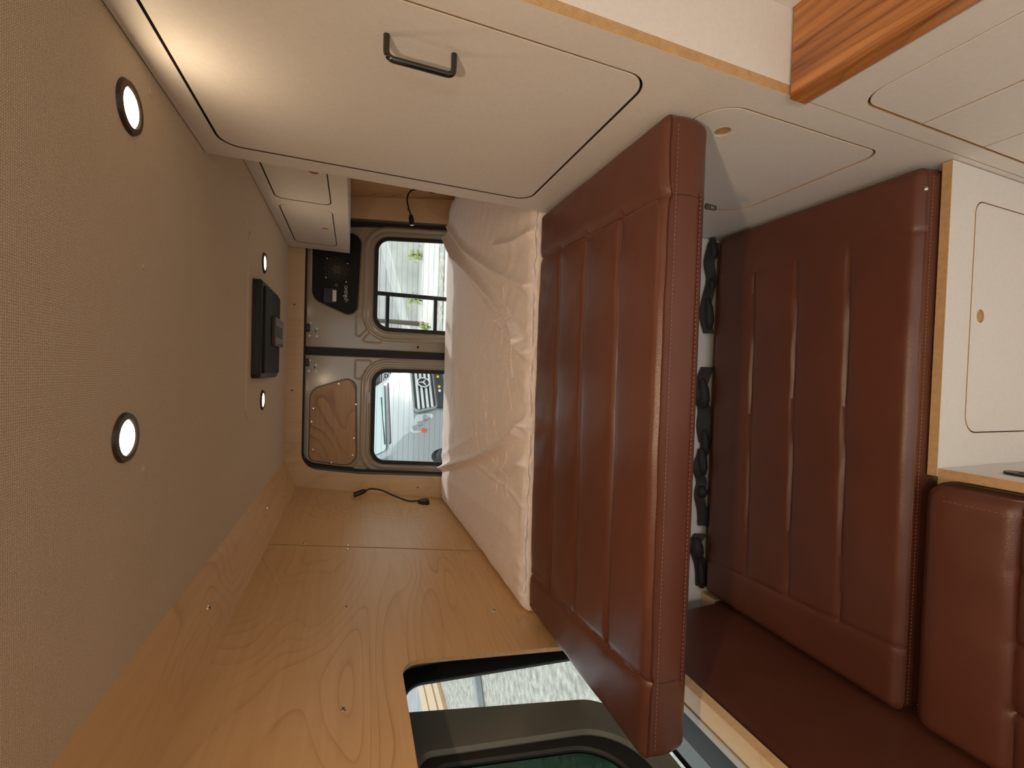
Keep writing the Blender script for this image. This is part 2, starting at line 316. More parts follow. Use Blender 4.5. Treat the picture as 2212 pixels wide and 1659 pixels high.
oc_ = op if area(op) > 0 else op[::-1]
mb = MB(); plate(mb, [(-1.05, 2.08), (-1.05, -.1), (1.2, -.1), (1.2, 2.08)], [inset(oc_, .034)], .012, (0, 2.745, 0), (1, 0, 0), (0, 0, 1), 0, 0)
mb.box((-1.05, -1.3, 2.03), (1.2, 2.745, 2.05)).box((-.925, 1.30, .55), (-.905, 2.745, 2.04)).box((-.925, -1.3, 1.535), (-.905, 1.30, 2.04)).box((-1.04, 1.30, 0), (-1.02, 2.745, .56)).box((-1.04, -1.3, 0), (-1.02, 1.22, .78)).box((1.16, -.5, 0), (1.18, 2.745, 2.04)).box((-1.04, -1.3, .76), (-.90, 1.3, .78)).box((-.925, 1.255, .55), (-.905, 1.305, .845))
mb.build('trim_10', M['dmetal'], label='outer metal body shell of the van', **ST)
# ------------------------------------------------------------------ rear doors
def door(num, left):
    DY = 2.69
    t = empty('door_%d' % num, (-.3 if left else .5, DY, .3), label='grey-beige painted %s rear van door with window' % ('left' if left else 'right'), **ST)
    if left:
        out = rp([(.083, 1.93), (-.515, 1.93), (-.585, 1.60), (-.645, .95), (-.655, .31), (.083, .31)], [.035, .11, .1, 0, .04, .02], 9)
        win = rp([(.012, 1.535), (-.548, 1.535), (-.61, .72), (.012, .72)], [.085]*4, 9)
        pan = rp([(-.150, 1.868), (-.030, 1.648), (-.094, 1.628), (-.568, 1.612), (-.520, 1.868)], [.05, .035, .02, .06, .04], 8)
        pan = rp([(-.118, 1.872), (-.036, 1.628), (-.572, 1.612), (-.522, 1.872)], [.075, .05, .065, .04], 8)
        t1 = [[(.064, 1.634), (.064, 1.543), (.036, 1.537), (-.055, 1.605), (-.045, 1.634)], [(-.500, 1.596), (-.562, 1.552), (-.59, 1.56), (-.575, 1.634)]]
    else:
        out = rp([(.124, 1.93), (.124, .31), (.915, .31), (.895, 1.10), (.845, 1.60), (.795, 1.93)], [.035, .02, .04, 0, .1, .08], 9)
        win = rp([(.243, 1.535), (.243, .72), (.858, .72), (.79, 1.535)], [.085]*4, 9)
        pan = rp([(.40, 1.872), (.300, 1.628), (.795, 1.612), (.80, 1.872)], [.075, .055, .06, .04], 8)
        t1 = [[(.325, 1.634), (.328, 1.608), (.254, 1.560), (.195, 1.612), (.205, 1.634)], [(.168, 1.608), (.235, 1.553), (.200, 1.486), (.163, 1.488)]]
    pr = inset(pan if area(pan) > 0 else pan[::-1], .004)
    mb = MB(); plate(mb, out, [win, pan], .025, (0, DY, 0), (1, 0, 0), (0, 0, 1), 0, 0, .007)
    for q in mb.v: q.y = DY + (DY - q.y)
    mb.build('inner_skin', M['metal'], t)
    mb = MB(); plate(mb, out, [win], .005, (0, DY+.034, 0), (1, 0, 0), (0, 0, 1), 0, 0); mb.build('outer_skin', M['dmetal'], t)
    W = win if area(win) > 0 else win[::-1]
    for dd, hh in ((-.052, .0045), (-.022, .001)):
        mb = MB()
        N = len(W); rings = [inset(W, dd-.014), inset(W, dd-.006), inset(W, dd+.006), inset(W, dd+.014)]; hs = [.001, -hh-.001, -hh-.001, .001]
        vs = [Vector((p[0], DY+h, p[1])) for r_, h in zip(rings, hs) for p in r_]
        mb.add(vs, [(k*N+i, k*N+(i+1) % N, (k+1)*N+(i+1) % N, (k+1)*N+i) for k in range(3) for i in range(N)])
        mb.build('pressed_ridge', M['metal'], t, 60)
    mb = MB(); plate(mb, inset(W, -.002), [inset(W, .019)], .016, (0, DY+.006, 0), (1, 0, 0), (0, 0, 1), 0, 0, .004); mb.build('window_seal', M['rubber'], t)
    mb = MB(); plate(mb, inset(W, .005), [], .004, (0, DY+.018, 0), (1, 0, 0), (0, 0, 1), 0, 0); gl = mb.build('window_glass', M['glass'], t)
    mb = MB(); x0, x1 = (-.6, .01) if left else (.25, .85)
    for k in range(22):
        z = 1.505 - k*.032; mb.box((x0+.02, DY+.0172, z-.0005), (x1-.02-(0 if left else max(0, .045-k*.0025)), DY+.018, z+.0005))
    mb.build('heater_lines', M['hole'], gl, 0, kind='stuff')
    for tri in t1:
        r_ = rp(tri, .014, 4); r_ = r_ if area(r_) > 0 else r_[::-1]
        mb = MB(); N = len(r_); rings = [inset(r_, -.005), r_, inset(r_, .004), inset(r_, .010)]; hs = [.001, -.004, -.003, .0006]
        vs = [Vector((p[0], DY+h, p[1])) for q, h in zip(rings, hs) for p in q]
        mb.add(vs, [(k*N+i, k*N+(i+1) % N, (k+1)*N+(i+1) % N, (k+1)*N+i) for k in range(3) for i in range(N)]); mb.build('pressed_pocket', M['metal'], t, 70)
    # hinge and latch plate near the middle, with bolts
    px0, px1 = (-.03, .07) if left else (.165, .285)
    mb = MB(); plate(mb, rect(px0, 1.825, px1, 1.925, .012), [], .005, (0, DY, 0), (1, 0, 0), (0, 0, 1), 0, 0, .002); lp = mb.build('latch_plate', M['metal'], t)
    for bx, bz in ((.2, .012), (.55, .012), (.2, .05), (.8, .045)):
        MB().lathe([(0, -.004), (.006, -.003), (.007, .001)], (px0+(px1-px0)*bx, DY-.005, 1.83+bz), (0, 1, 0), 12).build('bolt', M['steel'], lp)
    MB().box((px0+.045, DY-.020, 1.876), (px0+.088, DY-.002, 1.902), c=.004).build('latch', M['black'], lp)
    MB().box(((px0+px1)/2-.015, DY-.0055, 1.845), ((px0+px1)/2-.006, DY-.0045, 1.851)).build('slot', M['blackm'], lp)
    xe = .135 if not left else None
    if not left:
        MB().box((.147, DY-.001, 1.268), (.161, DY+.002, 1.279)).build('slot', M['blackm'], t)
    for z in (1.40, 1.16):
        xs_ = (.235+(.0)) if not left else -.57
    for k, (x, z) in enumerate(((.70, 1.552), (.36, 1.552)) if not left else ((-.16, 1.552), (-.42, 1.552))):
        mb = MB(); r_ = rect(x-.032, z-.009, x+.032, z+.006, .006); plate(mb, r_, [], .003, (0, DY, 0), (1, 0, 0), (0, 0, 1), 0, 0, .002); mb.build('clip_pad', M['metal'], t)
    mb = MB(); plate(mb, pr, [], .008, (0, DY+.012, 0), (1, 0, 0), (0, 0, 1), 0, 0, .001)
    ip = mb.build('inset_panel', M['plyd'] if left else M['blackm'], t, label='maple plywood inset panel' if left else 'black inset panel with fan grille and lettering')
    if left:
        for x, z in ((-.30, 1.86), (-.20, 1.622), (-.225, 1.852), (-.08, 1.72), (-.46, 1.85), (-.50, 1.635), (-.40, 1.63), (-.54, 1.75)):
            MB().lathe([(0, -.002), (.0045, -.0016), (.0055, .001)], (x, DY+.004, z), (0, 1, 0), 12).build('screw', M['chrome'], ip)
    else:
        py = DY + .0035
        g = MB(); c0 = Vector((.576, py, 1.743))
        rows = 4
        for i in range(-rows, rows+1):
            for j in range(-rows, rows+1):
                x = (i + j*.5)*.0088; z = j*.0076
                if x*x + z*z < .024**2: g.lathe([(0, -.0008), (.0034, -.0008), (.0034, .0008)], c0+Vector((x, 0, z)), (0, 1, 0), 6)
        for arm in range(13):
            for k in range(6):
                r_ = .031 + k*.0068; th = arm*2*PI/13 + k*.21; g.lathe([(0, -.0008), (.0031, -.0008), (.0031, .0008)], c0+Vector((r_*math.cos(th), 0, r_*math.sin(th))), (0, 1, 0), 6)
        g.build('fan_grille', M['hole'], ip, 0, kind='stuff')
        MB().tube([c0 + Vector((.0715*math.cos(k*PI/20), -.0005, .0715*math.sin(k*PI/20))) for k in range(41)], .0012, 6).build('grille_rim', M['black'], ip)
        for x, z in ((.634, 1.796), (.618, 1.686), (.525, 1.800), (.512, 1.692)):
            MB().lathe([(0, -.002), (.004, -.0015), (.005, .001)], (x, py, z), (0, 1, 0), 12).build('screw', M['steel'], ip)
        sw = MB().box((.378, py-.012, 1.745), (.468, py+.001, 1.812), c=.003).build('switch_box', M['black'], ip)
        MB().box((.390, py-.014, 1.742), (.458, py-.004, 1.764), c=.002).build('terminal_block', M['chrome'], ip, label='bright ribbed metal terminal strip')
        mb = MB()
        for k in range(7): mb.box((.394+k*.009, py-.016, 1.743), (.398+k*.009, py-.013, 1.763))
        mb.build('rib', M['steel'], ip, kind='stuff')
        MB().lathe([(.006, -.001), (.009, -.0025), (.0105, -.001), (.0105, .001)], (.488, py, 1.744), (0, 1, 0), 20).build('dial', M['greyd'], ip)
        fc = bpy.data.curves.new('lettering', 'FONT'); fc.body = 'pikavo'; fc.size = .034; fc.extrude = .0004; fc.space_character = .92
        fo = bpy.data.objects.new('tmp', fc); C.objects.link(fo); bpy.context.view_layer.update()
        me = bpy.data.meshes.new_from_object(fo.evaluated_get(bpy.context.evaluated_depsgraph_get())); bpy.data.objects.remove(fo)
        xs = [v_.co.x for v_ in me.vertices]; k_ = .084/(max(xs)-min(xs))
        mb = MB(); mb.add([Vector((.404+v_.co.x*k_, py-.0006-v_.co.z, 1.684+v_.co.y*k_)) for v_ in me.vertices], [tuple(p.vertices) for p in me.polygons]); mb.build('lettering', M['lettering'], ip, 0)
        mb = MB().box((.398, py-.001, 1.683), (.402, py, 1.688)).box((.394, py-.001, 1.690), (.399, py, 1.694)); mb.build('emblem', M['lettering'], ip, 0)
    return t
door(1, True); door(2, False)
MB().box((.080, 2.694, .3), (.127, 2.73, 1.94), c=.003).build('trim_4', M['rubber'], label='black rubber strip between the two rear doors', **ST)

# ------------------------------------------------------------------ left side window
w1 = empty('window_1', (-.85, .2, .85), label='side window of the van behind the plywood cut-out', **ST)
wx = lambda z: -.655 - .1442*(1.925-z) - .012
def loop3(pts, fx): return [(fx(z) if callable(fx) else fx, y, z) for y, z in pts]
def strip3(mb, A, B): n = len(A); mb.add(A + B, [(i, i+1, n+i+1, n+i) for i in range(n-1)]); return mb
CO = [(-.95, 1.5135), (1.045, 1.5135), (1.070, 1.506), (1.088, 1.490), (1.092, 1.47), (1.118, .84)]
GO = [(-.95, 1.500), (1.235, 1.500), (1.270, 1.492), (1.288, 1.46), (1.284, 1.31), (1.240, .84)]
mb = strip3(MB(), loop3(CO, wx), loop3(GO, -.886)); mb.build('reveal', M['dmetal'], w1)
fr_o = rp([(-.95, .935), (.86, .935), (.985, 1.01), (1.092, 1.50), (-.95, 1.50)], [0, .09, .12, 0, 0], 9)
fr_h2 = rp([(-.9, .995), (.880, .995), (.952, 1.488), (-.9, 1.488)], [.02, .14, .03, .02], 12)
fr_h3 = rp([(-.9, 1.045), (.855, 1.045), (.925, 1.462), (-.9, 1.462)], [.02, .12, .03, .02], 10)
ccw = lambda l: l if area(l) > 0 else l[::-1]
def xplate(name, m_, outer, holes, xf, t, c=0., **k):   # plate facing into the van (+X) at x = xf
    mb = MB(); plate(mb, outer, holes, t, (0, 0, 0), (0, 1, 0), (0, 0, 1), 0, 0, c)
    for q in mb.v: q.x = xf - q.x
    return mb.build(name, m_, w1, **k)
xplate('seal', M['rubber'], rp([(-.97, .835), (1.26, .835), (1.32, 1.53), (-.97, 1.53)], .02), [rp([(-.94, .846), (1.172, .846), (1.221, 1.489), (-.94, 1.489)], [.02, .05, .05, .02], 9)], -.884, .008, .002)
MB().box((-.886, -.95, .80), (-.825, 1.25, .849), c=.002).build('lower_seal', M['rubber'], w1)
xplate('inner_frame', M['dmetal'], fr_o, [fr_h2], -.856, .022, .007)
xplate('frame_gasket', M['rubber'], inset(ccw(fr_h2), -.006), [fr_h3], -.866, .014, .005)
xplate('tinted_pane', M['gtint'], inset(ccw(fr_h3), -.006), [], -.876, .003, label='dark green tinted pane')
xplate('glass', M['glass'], rect(-.96, .82, 1.26, 1.52), [], -.890, .003)
MB().box((-.802, -1.2, .82), (-.754, 1.20, .85), c=.002).build('trim_5', M['plyv'], label='plywood sill under the side window', **ST)
MB().box((-.888, -1.3, .75), (-.802, 1.2, .838)).box((-.824, -1.3, .80), (-.802, 1.2, .853), c=.002).build('trim_6', M['metal'], label='metal body rail under the side window', **ST)

# ------------------------------------------------------------------ wardrobe
XR = .51
uY = (0, 1, 0); uZ = (0, 0, 1)   # uY x uZ = +X
wd = empty('wardrobe', (.75, .9, 0), label='tall white wardrobe with rounded door and plywood edges beside the bed', category='cabinet')
Dw = rect(.62, 1.172, 1.178, 1.938, .045); Dh = rect(.618, .562, 1.005, 1.03, .055)
Dh = rp([(.618, .566), (1.008, .566), (1.008, 1.03), (.618, 1.03)], [.035, .075, .06, .07], 9)
mb = MB(); plate(mb, rect(.562, 0.0, 1.238, CZ-.002), [Dw, Dh], .018, (XR, 0, 0), uY, uZ, 0, 1, hs_=[2, 1]); mb.build('face_panel', [M['white'], M['ex'], M['gap_shade']], wd)
def dr(loop, g=.0045): return inset(loop if area(loop) > 0 else loop[::-1], g)
mb = MB(); plate(mb, dr(Dw), [], .018, (XR+.0005, 0, 0), uY, uZ, 0, 1, .0008); dW = mb.build('door', [M['white'], M['ex']], wd)
hp = [(XR, .695, 1.604), (XR-.034, .695, 1.604), (XR-.034, .695, 1.500), (XR, .695, 1.500)]
def bar(pts, r, b):
    path = [Vector(pts[0])]
    for i in range(1, len(pts)-1):
        p = Vector(pts[i]); q0 = (Vector(pts[i-1])-p).normalized()*b; q1 = (Vector(pts[i+1])-p).normalized()*b
        for k in range(9):
            t = k/8; path.append((p+q0)*(1-t)**2 + p*2*t*(1-t) + (p+q1)*t*t)
    return path + [Vector(pts[-1])]
mb = MB().tube(bar(hp, .005, .013), .005, 14); mb.build('handle', M['gloss'], dW, label='black D-shaped bar handle')
hole = [(.694+.0155*math.cos(k*PI/12), .943+.0155*math.sin(k*PI/12)) for k in range(24)]
mb = MB(); plate(mb, dr(Dh), [hole], .018, (XR+.0005, 0, 0), uY, uZ, 0, 1, .0008); hd = mb.build('door', [M['white'], M['ex']], wd)
MB().lathe([(0, 0), (.0165, 0), (.0165, .006)], (XR+.0045, .694, .943), (1, 0, 0), 24).build('finger_hole', M['ex'], hd)
mb = MB().box((XR+.018, .562, 0), (.99, .580, CZ-.002)); mb.build('front_side_panel', M['white'], wd)
mb = MB().box((XR+.018, 1.220, 0), (.93, 1.238, CZ-.002)); mb.build('rear_side_panel', M['white'], wd)
MB().box((XR+.045, .58, .02), (XR+.05, 1.22, CZ-.01)).build('dark_interior', M['dark'], wd)

# overhead cabinet behind the wardrobe
oc = empty('overhead_cabinet', (.8, 1.9, 1.675), label='white overhead cabinet with two rounded doors above the bed', category='cabinet')
XO = .66
D1 = rp([(1.30, 1.735), (1.868, 1.735), (1.92, 1.940), (1.30, 1.940)], [.02, .045, .03, .02]); D1 = rect(1.30, 1.737, 1.905, 1.94, .035); D2 = rect(1.963, 1.737, 2.515, 1.94, .04)
mb = MB(); plate(mb, rect(1.245, 1.675, 2.622, CZ-.002), [D1, D2], .016, (XO, 0, 0), uY, uZ, 0, 1, hs_=[2, 2]); mb.build('face_panel', [M['white'], M['ex'], M['gap_shade']], oc)
for D, hy in ((D1, 1.610), (D2, 2.225)):
    h_ = [(hy+.014*math.cos(k*PI/12), 1.781+.014*math.sin(k*PI/12)) for k in range(24)]
    mb = MB(); plate(mb, dr(D, .004), [h_], .016, (XO+.0005, 0, 0), uY, uZ, 0, 1, .0008); q = mb.build('door', [M['white'], M['ex']], oc)
    MB().lathe([(0, 0), (.015, 0), (.015, .006)], (XO+.0045, hy, 1.781), (1, 0, 0), 24).build('finger_hole', M['ex'], q)
MB().box((XO+.016, 1.245, 1.675), (.93, 2.622, 1.69)).build('bottom_panel', M['white'], oc)
MB().box((XO+.04, 1.26, 1.70), (XO+.045, 2.61, CZ-.01)).build('dark_interior', M['dark'], oc)

# kitchen cabinet and worktop in front of the wardrobe
kc = empty('kitchen_cabinet', (.75, .1, 0), label='white kitchen cabinet with stacked drawers under the wooden worktop', category='cabinet')
K = rp([(-.25, .175), (.528, .175), (.528, .806), (-.25, .806)], [.02, .045, .045, .02], 8)
mb = MB(); plate(mb, rect(-.5, 0, .5605, .889), [K], .018, (XR, 0, 0), uY, uZ, 0, 1); mb.build('face_panel', [M['white'], M['ex']], kc)
zs = [(.1785, .4025), (.4065, .6135), (.6175, .8025)]
for i, (z0, z1) in enumerate(zs):
    rr = [.042 if i == 0 else 0, .042 if i == 0 else 0, .042 if i == 2 else 0, .042 if i == 2 else 0]
    rr = [0, rr[1], rr[2], 0]
    mb = MB(); plate(mb, rp([(-.246, z0), (.5245, z0), (.5245, z1), (-.246, z1)], rr, 8), [], .018, (XR+.0005, 0, 0), uY, uZ, 0, 1, .0008); mb.build('drawer_front', [M['white'], M['ex']], kc)
mb = MB().box((XR+.018, .544, 0), (.99, .5605, .889)).box((XR+.045, -.5, .01), (XR+.05, .54, .88), 1); mb.build('side_panel', [M['white'], M['dark']], kc)
MB().box((.66, -.5, .9305), (.675, .5618, CZ-.002)).build('trim_7', M['white'], label='white panel behind the wooden worktop', **ST)
MB().box((.4995, -.5, .89), (.672, .5612, .930), c=.004).build('worktop', M['walnut'], label='oiled reddish hardwood worktop with staggered staves beside the wardrobe', category='worktop')

# ------------------------------------------------------------------ leather cushions
def seg_dist(PX, PY, a, b):
    ax, ay = a; bx, by = b; dx, dy = bx-ax, by-ay; L2 = dx*dx+dy*dy
    t = np.clip(((PX-ax)*dx + (PY-ay)*dy)/L2, 0, 1); return np.hypot(PX-ax-t*dx, PY-ay-t*dy)
def cushion(name, W_, D_, T, seams, T4, parent=None, r=.018, cell=.006, mats=None, crown=.004, noise=.0015, sidebulge=.004, stitches=(), notch=.004, mname=None, extra=None):
    """local x 0..W_, y 0..D_, top at z=0, bottom at z=-T; T4 places it in the van"""
    def height(x, y):
        x = np.asarray(x, float); y = np.asarray(y, float)
        h = crown*np.clip(1-((x/W_*2-1)**2), 0, 1)*.4 + 0*x
        for a, b, am, wd_ in seams: h = h - am*np.exp(-seg_dist(x, y, a, b)/wd_)
        h = h + noise*(np.sin(x*17+1.3*np.sin(y*11))*np.sin(y*21+2*np.sin(x*7+1)) * .6 + .4*np.sin(x*43+y*31+np.sin(y*40)))
        if extra is not None: h = h + extra(x, y)
        e = np.minimum(np.minimum(x, W_-x), np.minimum(y, D_-y)); h = h - .003*np.exp(-e/.02)
        return h
    nx = max(8, int(W_/cell)); ny = max(8, int(D_/cell)); gx = np.linspace(r, W_-r, nx); gy = np.linspace(r, D_-r, ny)
    GX, GY = np.meshgrid(gx, gy, indexing='ij'); H = height(GX, GY)
    mb = MB(); vs = [(float(GX[i, j]), float(GY[i, j]), float(H[i, j])) for i in range(nx) for j in range(ny)]
    fs = [(i*ny+j, (i+1)*ny+j, (i+1)*ny+j+1, i*ny+j+1) for i in range(nx-1) for j in range(ny-1)]
    seq = []
    S = lambda i, j, dx, dy: seq.append((i*ny+j, dx, dy))
    K_ = 5
    def corner(i, j, a0):
        for k in range(K_+1): a_ = a0 + PI/2*k/K_; S(i, j, math.cos(a_), math.sin(a_))
    corner(0, 0, -PI)
    for i in range(1, nx-1): S(i, 0, 0, -1)
    corner(nx-1, 0, -PI/2)
    for j in range(1, ny-1): S(nx-1, j, 1, 0)
    corner(nx-1, ny-1, 0)
    for i in range(nx-2, 0, -1): S(i, ny-1, 0, 1)
    corner(0, ny-1, PI/2)
    for j in range(ny-2, 0, -1): S(0, j, -1, 0)
    prof = [(0, 0)] + [(r*math.sin(q), r*(math.cos(q)-1)) for q in (.35, .7, 1.0)]
    qx = r*math.sin(1.18); qz = r*(math.cos(1.18)-1)
    prof += [(qx+.001, qz+.0004), (qx-notch*.55, qz-.0018), (qx+.0035, qz-.0036), (r+.0015, -r-.002)]
    zb = -T+.01
    for k in range(1, 8): t = k/8; z = -r-.002 + (zb + r + .002)*t; prof.append((r + sidebulge*math.sin(PI*t)+.0008, z))
    prof += [(r, zb), (r-.004, -T+.003), (r-.012, -T)]
    N = len(seq); base = len(vs)
    for k, (o_, z) in enumerate(prof):
        blend = max(0., 1 - (-z)/max(T, 1e-3))
        for idx, dx, dy in seq:
            b0 = vs[idx]; vs.append((b0[0]+dx*o_, b0[1]+dy*o_, z + b0[2]*blend))
    for k in range(len(prof)-1):
        for i in range(N): fs.append((base+k*N+i, base+k*N+(i+1) % N, base+(k+1)*N+(i+1) % N, base+(k+1)*N+i))
    fs.append(tuple(base+(len(prof)-1)*N+i for i in range(N))[::-1])
    mb.add([T4 @ Vector(v_) for v_ in vs], fs)
    o = mb.build(mname or name, mats or M['leather'], parent, 50)
    if stitches:
        sb = MB(); R3 = T4.to_3x3()
        for st in stitches:
            kind, pa, pb = st[0], Vector(st[1]), Vector(st[2]); n = int((pb-pa).length/.0085)
            dirv = (pb-pa).normalized()
            for k in range(n):
                p = pa + (pb-pa)*((k+.5)/n); q = p.copy()
                if kind == 'top': q.z = float(height(p.x, p.y)) + .0003
                s_ = .0025; up = Vector((0, 0, 1)) if kind == 'top' else Vector((0, -1, 0))
                sd_ = dirv.cross(up) * .0007
                pts = [q - dirv*s_ - sd_, q + dirv*s_ - sd_, q + dirv*s_ + sd_, q - dirv*s_ + sd_]
                top = [pt + up*.0008 for pt in (q - dirv*s_*.5, q + dirv*s_*.5)]
                sb.add([T4 @ pt for pt in pts+top], [(0, 1, 5, 4), (1, 2, 5), (2, 3, 4, 5), (3, 0, 4)])
        sb.build('stitching', M['thread'], o if parent is None else parent, 0, kind='stuff')
    return o, height
def tt(x, y, z): return Matrix.Translation((x, y, z))
# cushion 1: large raised cushion
c1 = empty('leather_cushion', (-.1, .96, 1.002), label='large brown leather cushion with stitched channels, raised in front of the bed', category='cushion')
x0, y0, W1, D1_ = -.738, .668, 1.240, .582
lx = lambda x: x-x0; ly = lambda y: y-y0
xr_, xl_ = lx(.362), lx(-.598)
S1 = [((xr_-.012, 0), (xr_+.004, D1_), .008, .005), ((xl_+.015, 0), (xl_-.03, D1_), .008, .005)]
for q in (xr_-.004, xl_): S1.append(((q, 0), (q, D1_), .004, .03))
for yy, am in ((.812, .009), (.963, .009), (1.105, .008)): S1.append(((xl_+.005-.02*ly(yy)/.5, ly(yy)), (xr_, ly(yy)+.0), am, .0045)); S1.append(((xl_+.045, ly(yy)), (xr_-.05, ly(yy)), .0055, .028))
cushion('cushion_body', W1, D1_, .103, S1, tt(x0, y0, 1.105), c1, stitches=[
    ('front', (.02, -.0042, -.026), (W1-.02, -.0042, -.026)), ('front', (xl_, -.0048, -.083), (xr_, -.0048, -.083)),
    ('top', (xr_-.02, .02, 0), (xr_-.003, D1_-.02, 0)), ('top', (xl_+.023, .02, 0), (xl_-.02, D1_-.02, 0))] , mname='cover')
for xx in (xl_+.01, xr_-.012):
    MB().tube([Vector((x0+xx, y0-.0012, 1.082)), Vector((x0+xx+.002, y0-.0052, 1.05)), Vector((x0+xx, y0-.002, 1.012))], .0011, 6).build('end_seam', M['seam'], c1)
MB().tube([Vector((x0+xl_, y0-.0035, 1.0155)), Vector((x0+xr_-.01, y0-.0035, 1.0155))], .0018, 6).build('zipper', M['seam'], c1)
MB().box((x0+xl_, y0-.006, 1.019), (x0+xr_, y0-.001, 1.021)).build('zipper_flap', M['leather'], c1)
mb = MB(); plate(mb, rp([(-.006, 0), (.006, 0), (.0045, -.028), (-.0045, -.028)], .003, 4), [rp([(-.003, -.014), (.003, -.014), (.003, -.025), (-.003, -.025)], .0028, 4)], .002, (.338, y0-.004, 1.010), (1, 0, 0), (0, 0, 1), 0, 0); mb.build('zipper_pull', M['gloss'], c1, label='black zip puller')
# cushion 2: bench seat
x0, y0, W2, D2_ = -.752, .601, 1.252, .586
xr_, xl_ = lx(.355), lx(-.612)
c2 = empty('bench_seat_cushion', (-.12, .9, .33), label='wide brown leather bench seat cushion low down behind the white seat box', category='cushion')
S2 = [((xr_, 0), (xr_-.003, D2_), .0045, .004), ((xl_+.01, 0), (xl_-.02, D2_), .0045, .004)]
for yy in (.747, .888, 1.03): S2.append(((xl_, ly(yy-.01)), (xr_, ly(yy+.004)), .008, .0045)); S2.append(((xl_+.04, ly(yy-.01)), (xr_-.04, ly(yy+.004)), .0035, .026))
cushion('c', W2, D2_, .118, S2, tt(x0, y0, .452), c2, r=.022, crown=.006, mname='cover', stitches=[('front', (.02, -.0036, -.028), (W2-.02, -.0036, -.028)), ('front', (.02, -.0012, -.0195), (W2-.02, -.0012, -.0195))])
MB().lathe([(.004, -.002), (.0065, -.0035), (.0065, .002)], (.448, .6045, .437), (0, 1, .6), 12).build('snap_fastener', M['steel'], c2, label='small metal snap on the front seam')
# cushion 3: small side bench seat
x0, y0, W3, D3_ = -.752, -.25, .538, .822
c3 = empty('side_seat_cushion', (-.48, .16, .33), label='brown leather side seat cushion in the lower foreground corner', category='cushion')
gy_ = ly(.424)
S3 = [((0, gy_), (W3-.018, gy_+.006), .012, .004), ((0, gy_+.002), (W3-.02, gy_+.006), .006, .03)]
for xx in (-.348, -.485, -.616): S3.append(((lx(xx), 0), (lx(xx), gy_), .008, .0045)); S3.append(((lx(xx), 0), (lx(xx), gy_), .004, .02))
S3.append(((W3-.020, 0), (W3-.020, D3_-.02), .003, .003)); S3.append(((0.02, D3_-.018), (W3-.02, D3_-.018), .0025, .003))
cushion('c', W3, D3_, .118, S3, tt(x0, y0, .452), c3, r=.024, crown=.004, mname='cover', stitches=[('top', (lx(xx), .1, 0), (lx(xx), gy_-.003, 0)) for xx in (-.348, -.485, -.616)] + [('top', (W3-.0265, .1, 0), (W3-.0265, D3_-.03, 0))])
# side pad against the left wall: local x -> Y, local y -> -Z... placed upright
Tm = Matrix(((0, 0, 1, -.764), (1, 0, 0, -.5), (0, 1, 0, .335), (0, 0, 0, 1)))
c4 = empty('side_pad', (-.78, .3, .33), label='long brown leather pad standing against the left wall under the side window', category='cushion')
cushion('c', 1.645, .508, .044, [((.0, .485), (1.645, .485), .003, .004), ((0, .47), (1.645, .47), .0025, .004)], Tm, c4, r=.02, crown=0, cell=.012, mname='cover', noise=.001)

# ------------------------------------------------------------------ seat box
sb = empty('seat_box', (-.1, .6, 0), label='white L-shaped seat box with plywood edges and round finger hole under the seat cushions', category='seat box')
Dd = rp([(-.103, .02), (.436, .02), (.436, .306), (-.103, .306)], [.02, .02, .03, .045], 8)
mb = MB(); plate(mb, rect(-.198, 0, .508, .402), [Dd], .018, (0, .593, 0), (1, 0, 0), (0, 0, 1), 0, 1); mb.build('front_panel', [M['white'], M['ey']], sb)
hf = [(.172+.0155*math.cos(k*PI/12), .264+.0155*math.sin(k*PI/12)) for k in range(24)]
mb = MB(); plate(mb, dr(Dd, .003), [hf], .018, (0, .5925, 0), (1, 0, 0), (0, 0, 1), 0, 1); q = mb.build('door', [M['white'], M['ey']], sb)
MB().lathe([(0, 0), (.017, 0), (.017, .006)], (.172, .579, .264), (0, 1, 0), 24).build('finger_hole', M['ez'], q)
mb = MB(); plate(mb, rect(-.5, 0, .5745, .400), [rect(.22, .285, .50, .325, .018)], .018, (-.198, 0, 0), uY, uZ, 0, 1); sp = mb.build('side_panel', [M['white'], M['ex']], sb)
mb = MB(); plate(mb, rect(.215, .281, .505, .329, .02), [rect(.235, .293, .485, .317, .01)], .012, (-.186, 0, 0), uY, uZ, 0, 0, .003); mb.box((-.19, .235, .293), (-.186, .485, .317)); mb.build('socket_plate', M['black'], sp)
mb = MB().box((-.81, .594, .30), (.508, 1.218, .333)).box((-.81, -.5, .30), (-.199, .594, .333)); mb.build('seat_board', M['plyv'], sb)
MB().box((-.80, 1.2195, 0), (.508, 1.237, .980)).build('back_panel', M['white'], sb)
mb = MB().box((-.83, 1.155, .333), (-.77, 1.2195, .43)); mb.build('wheel_arch_cover', M['plyv'], sb)

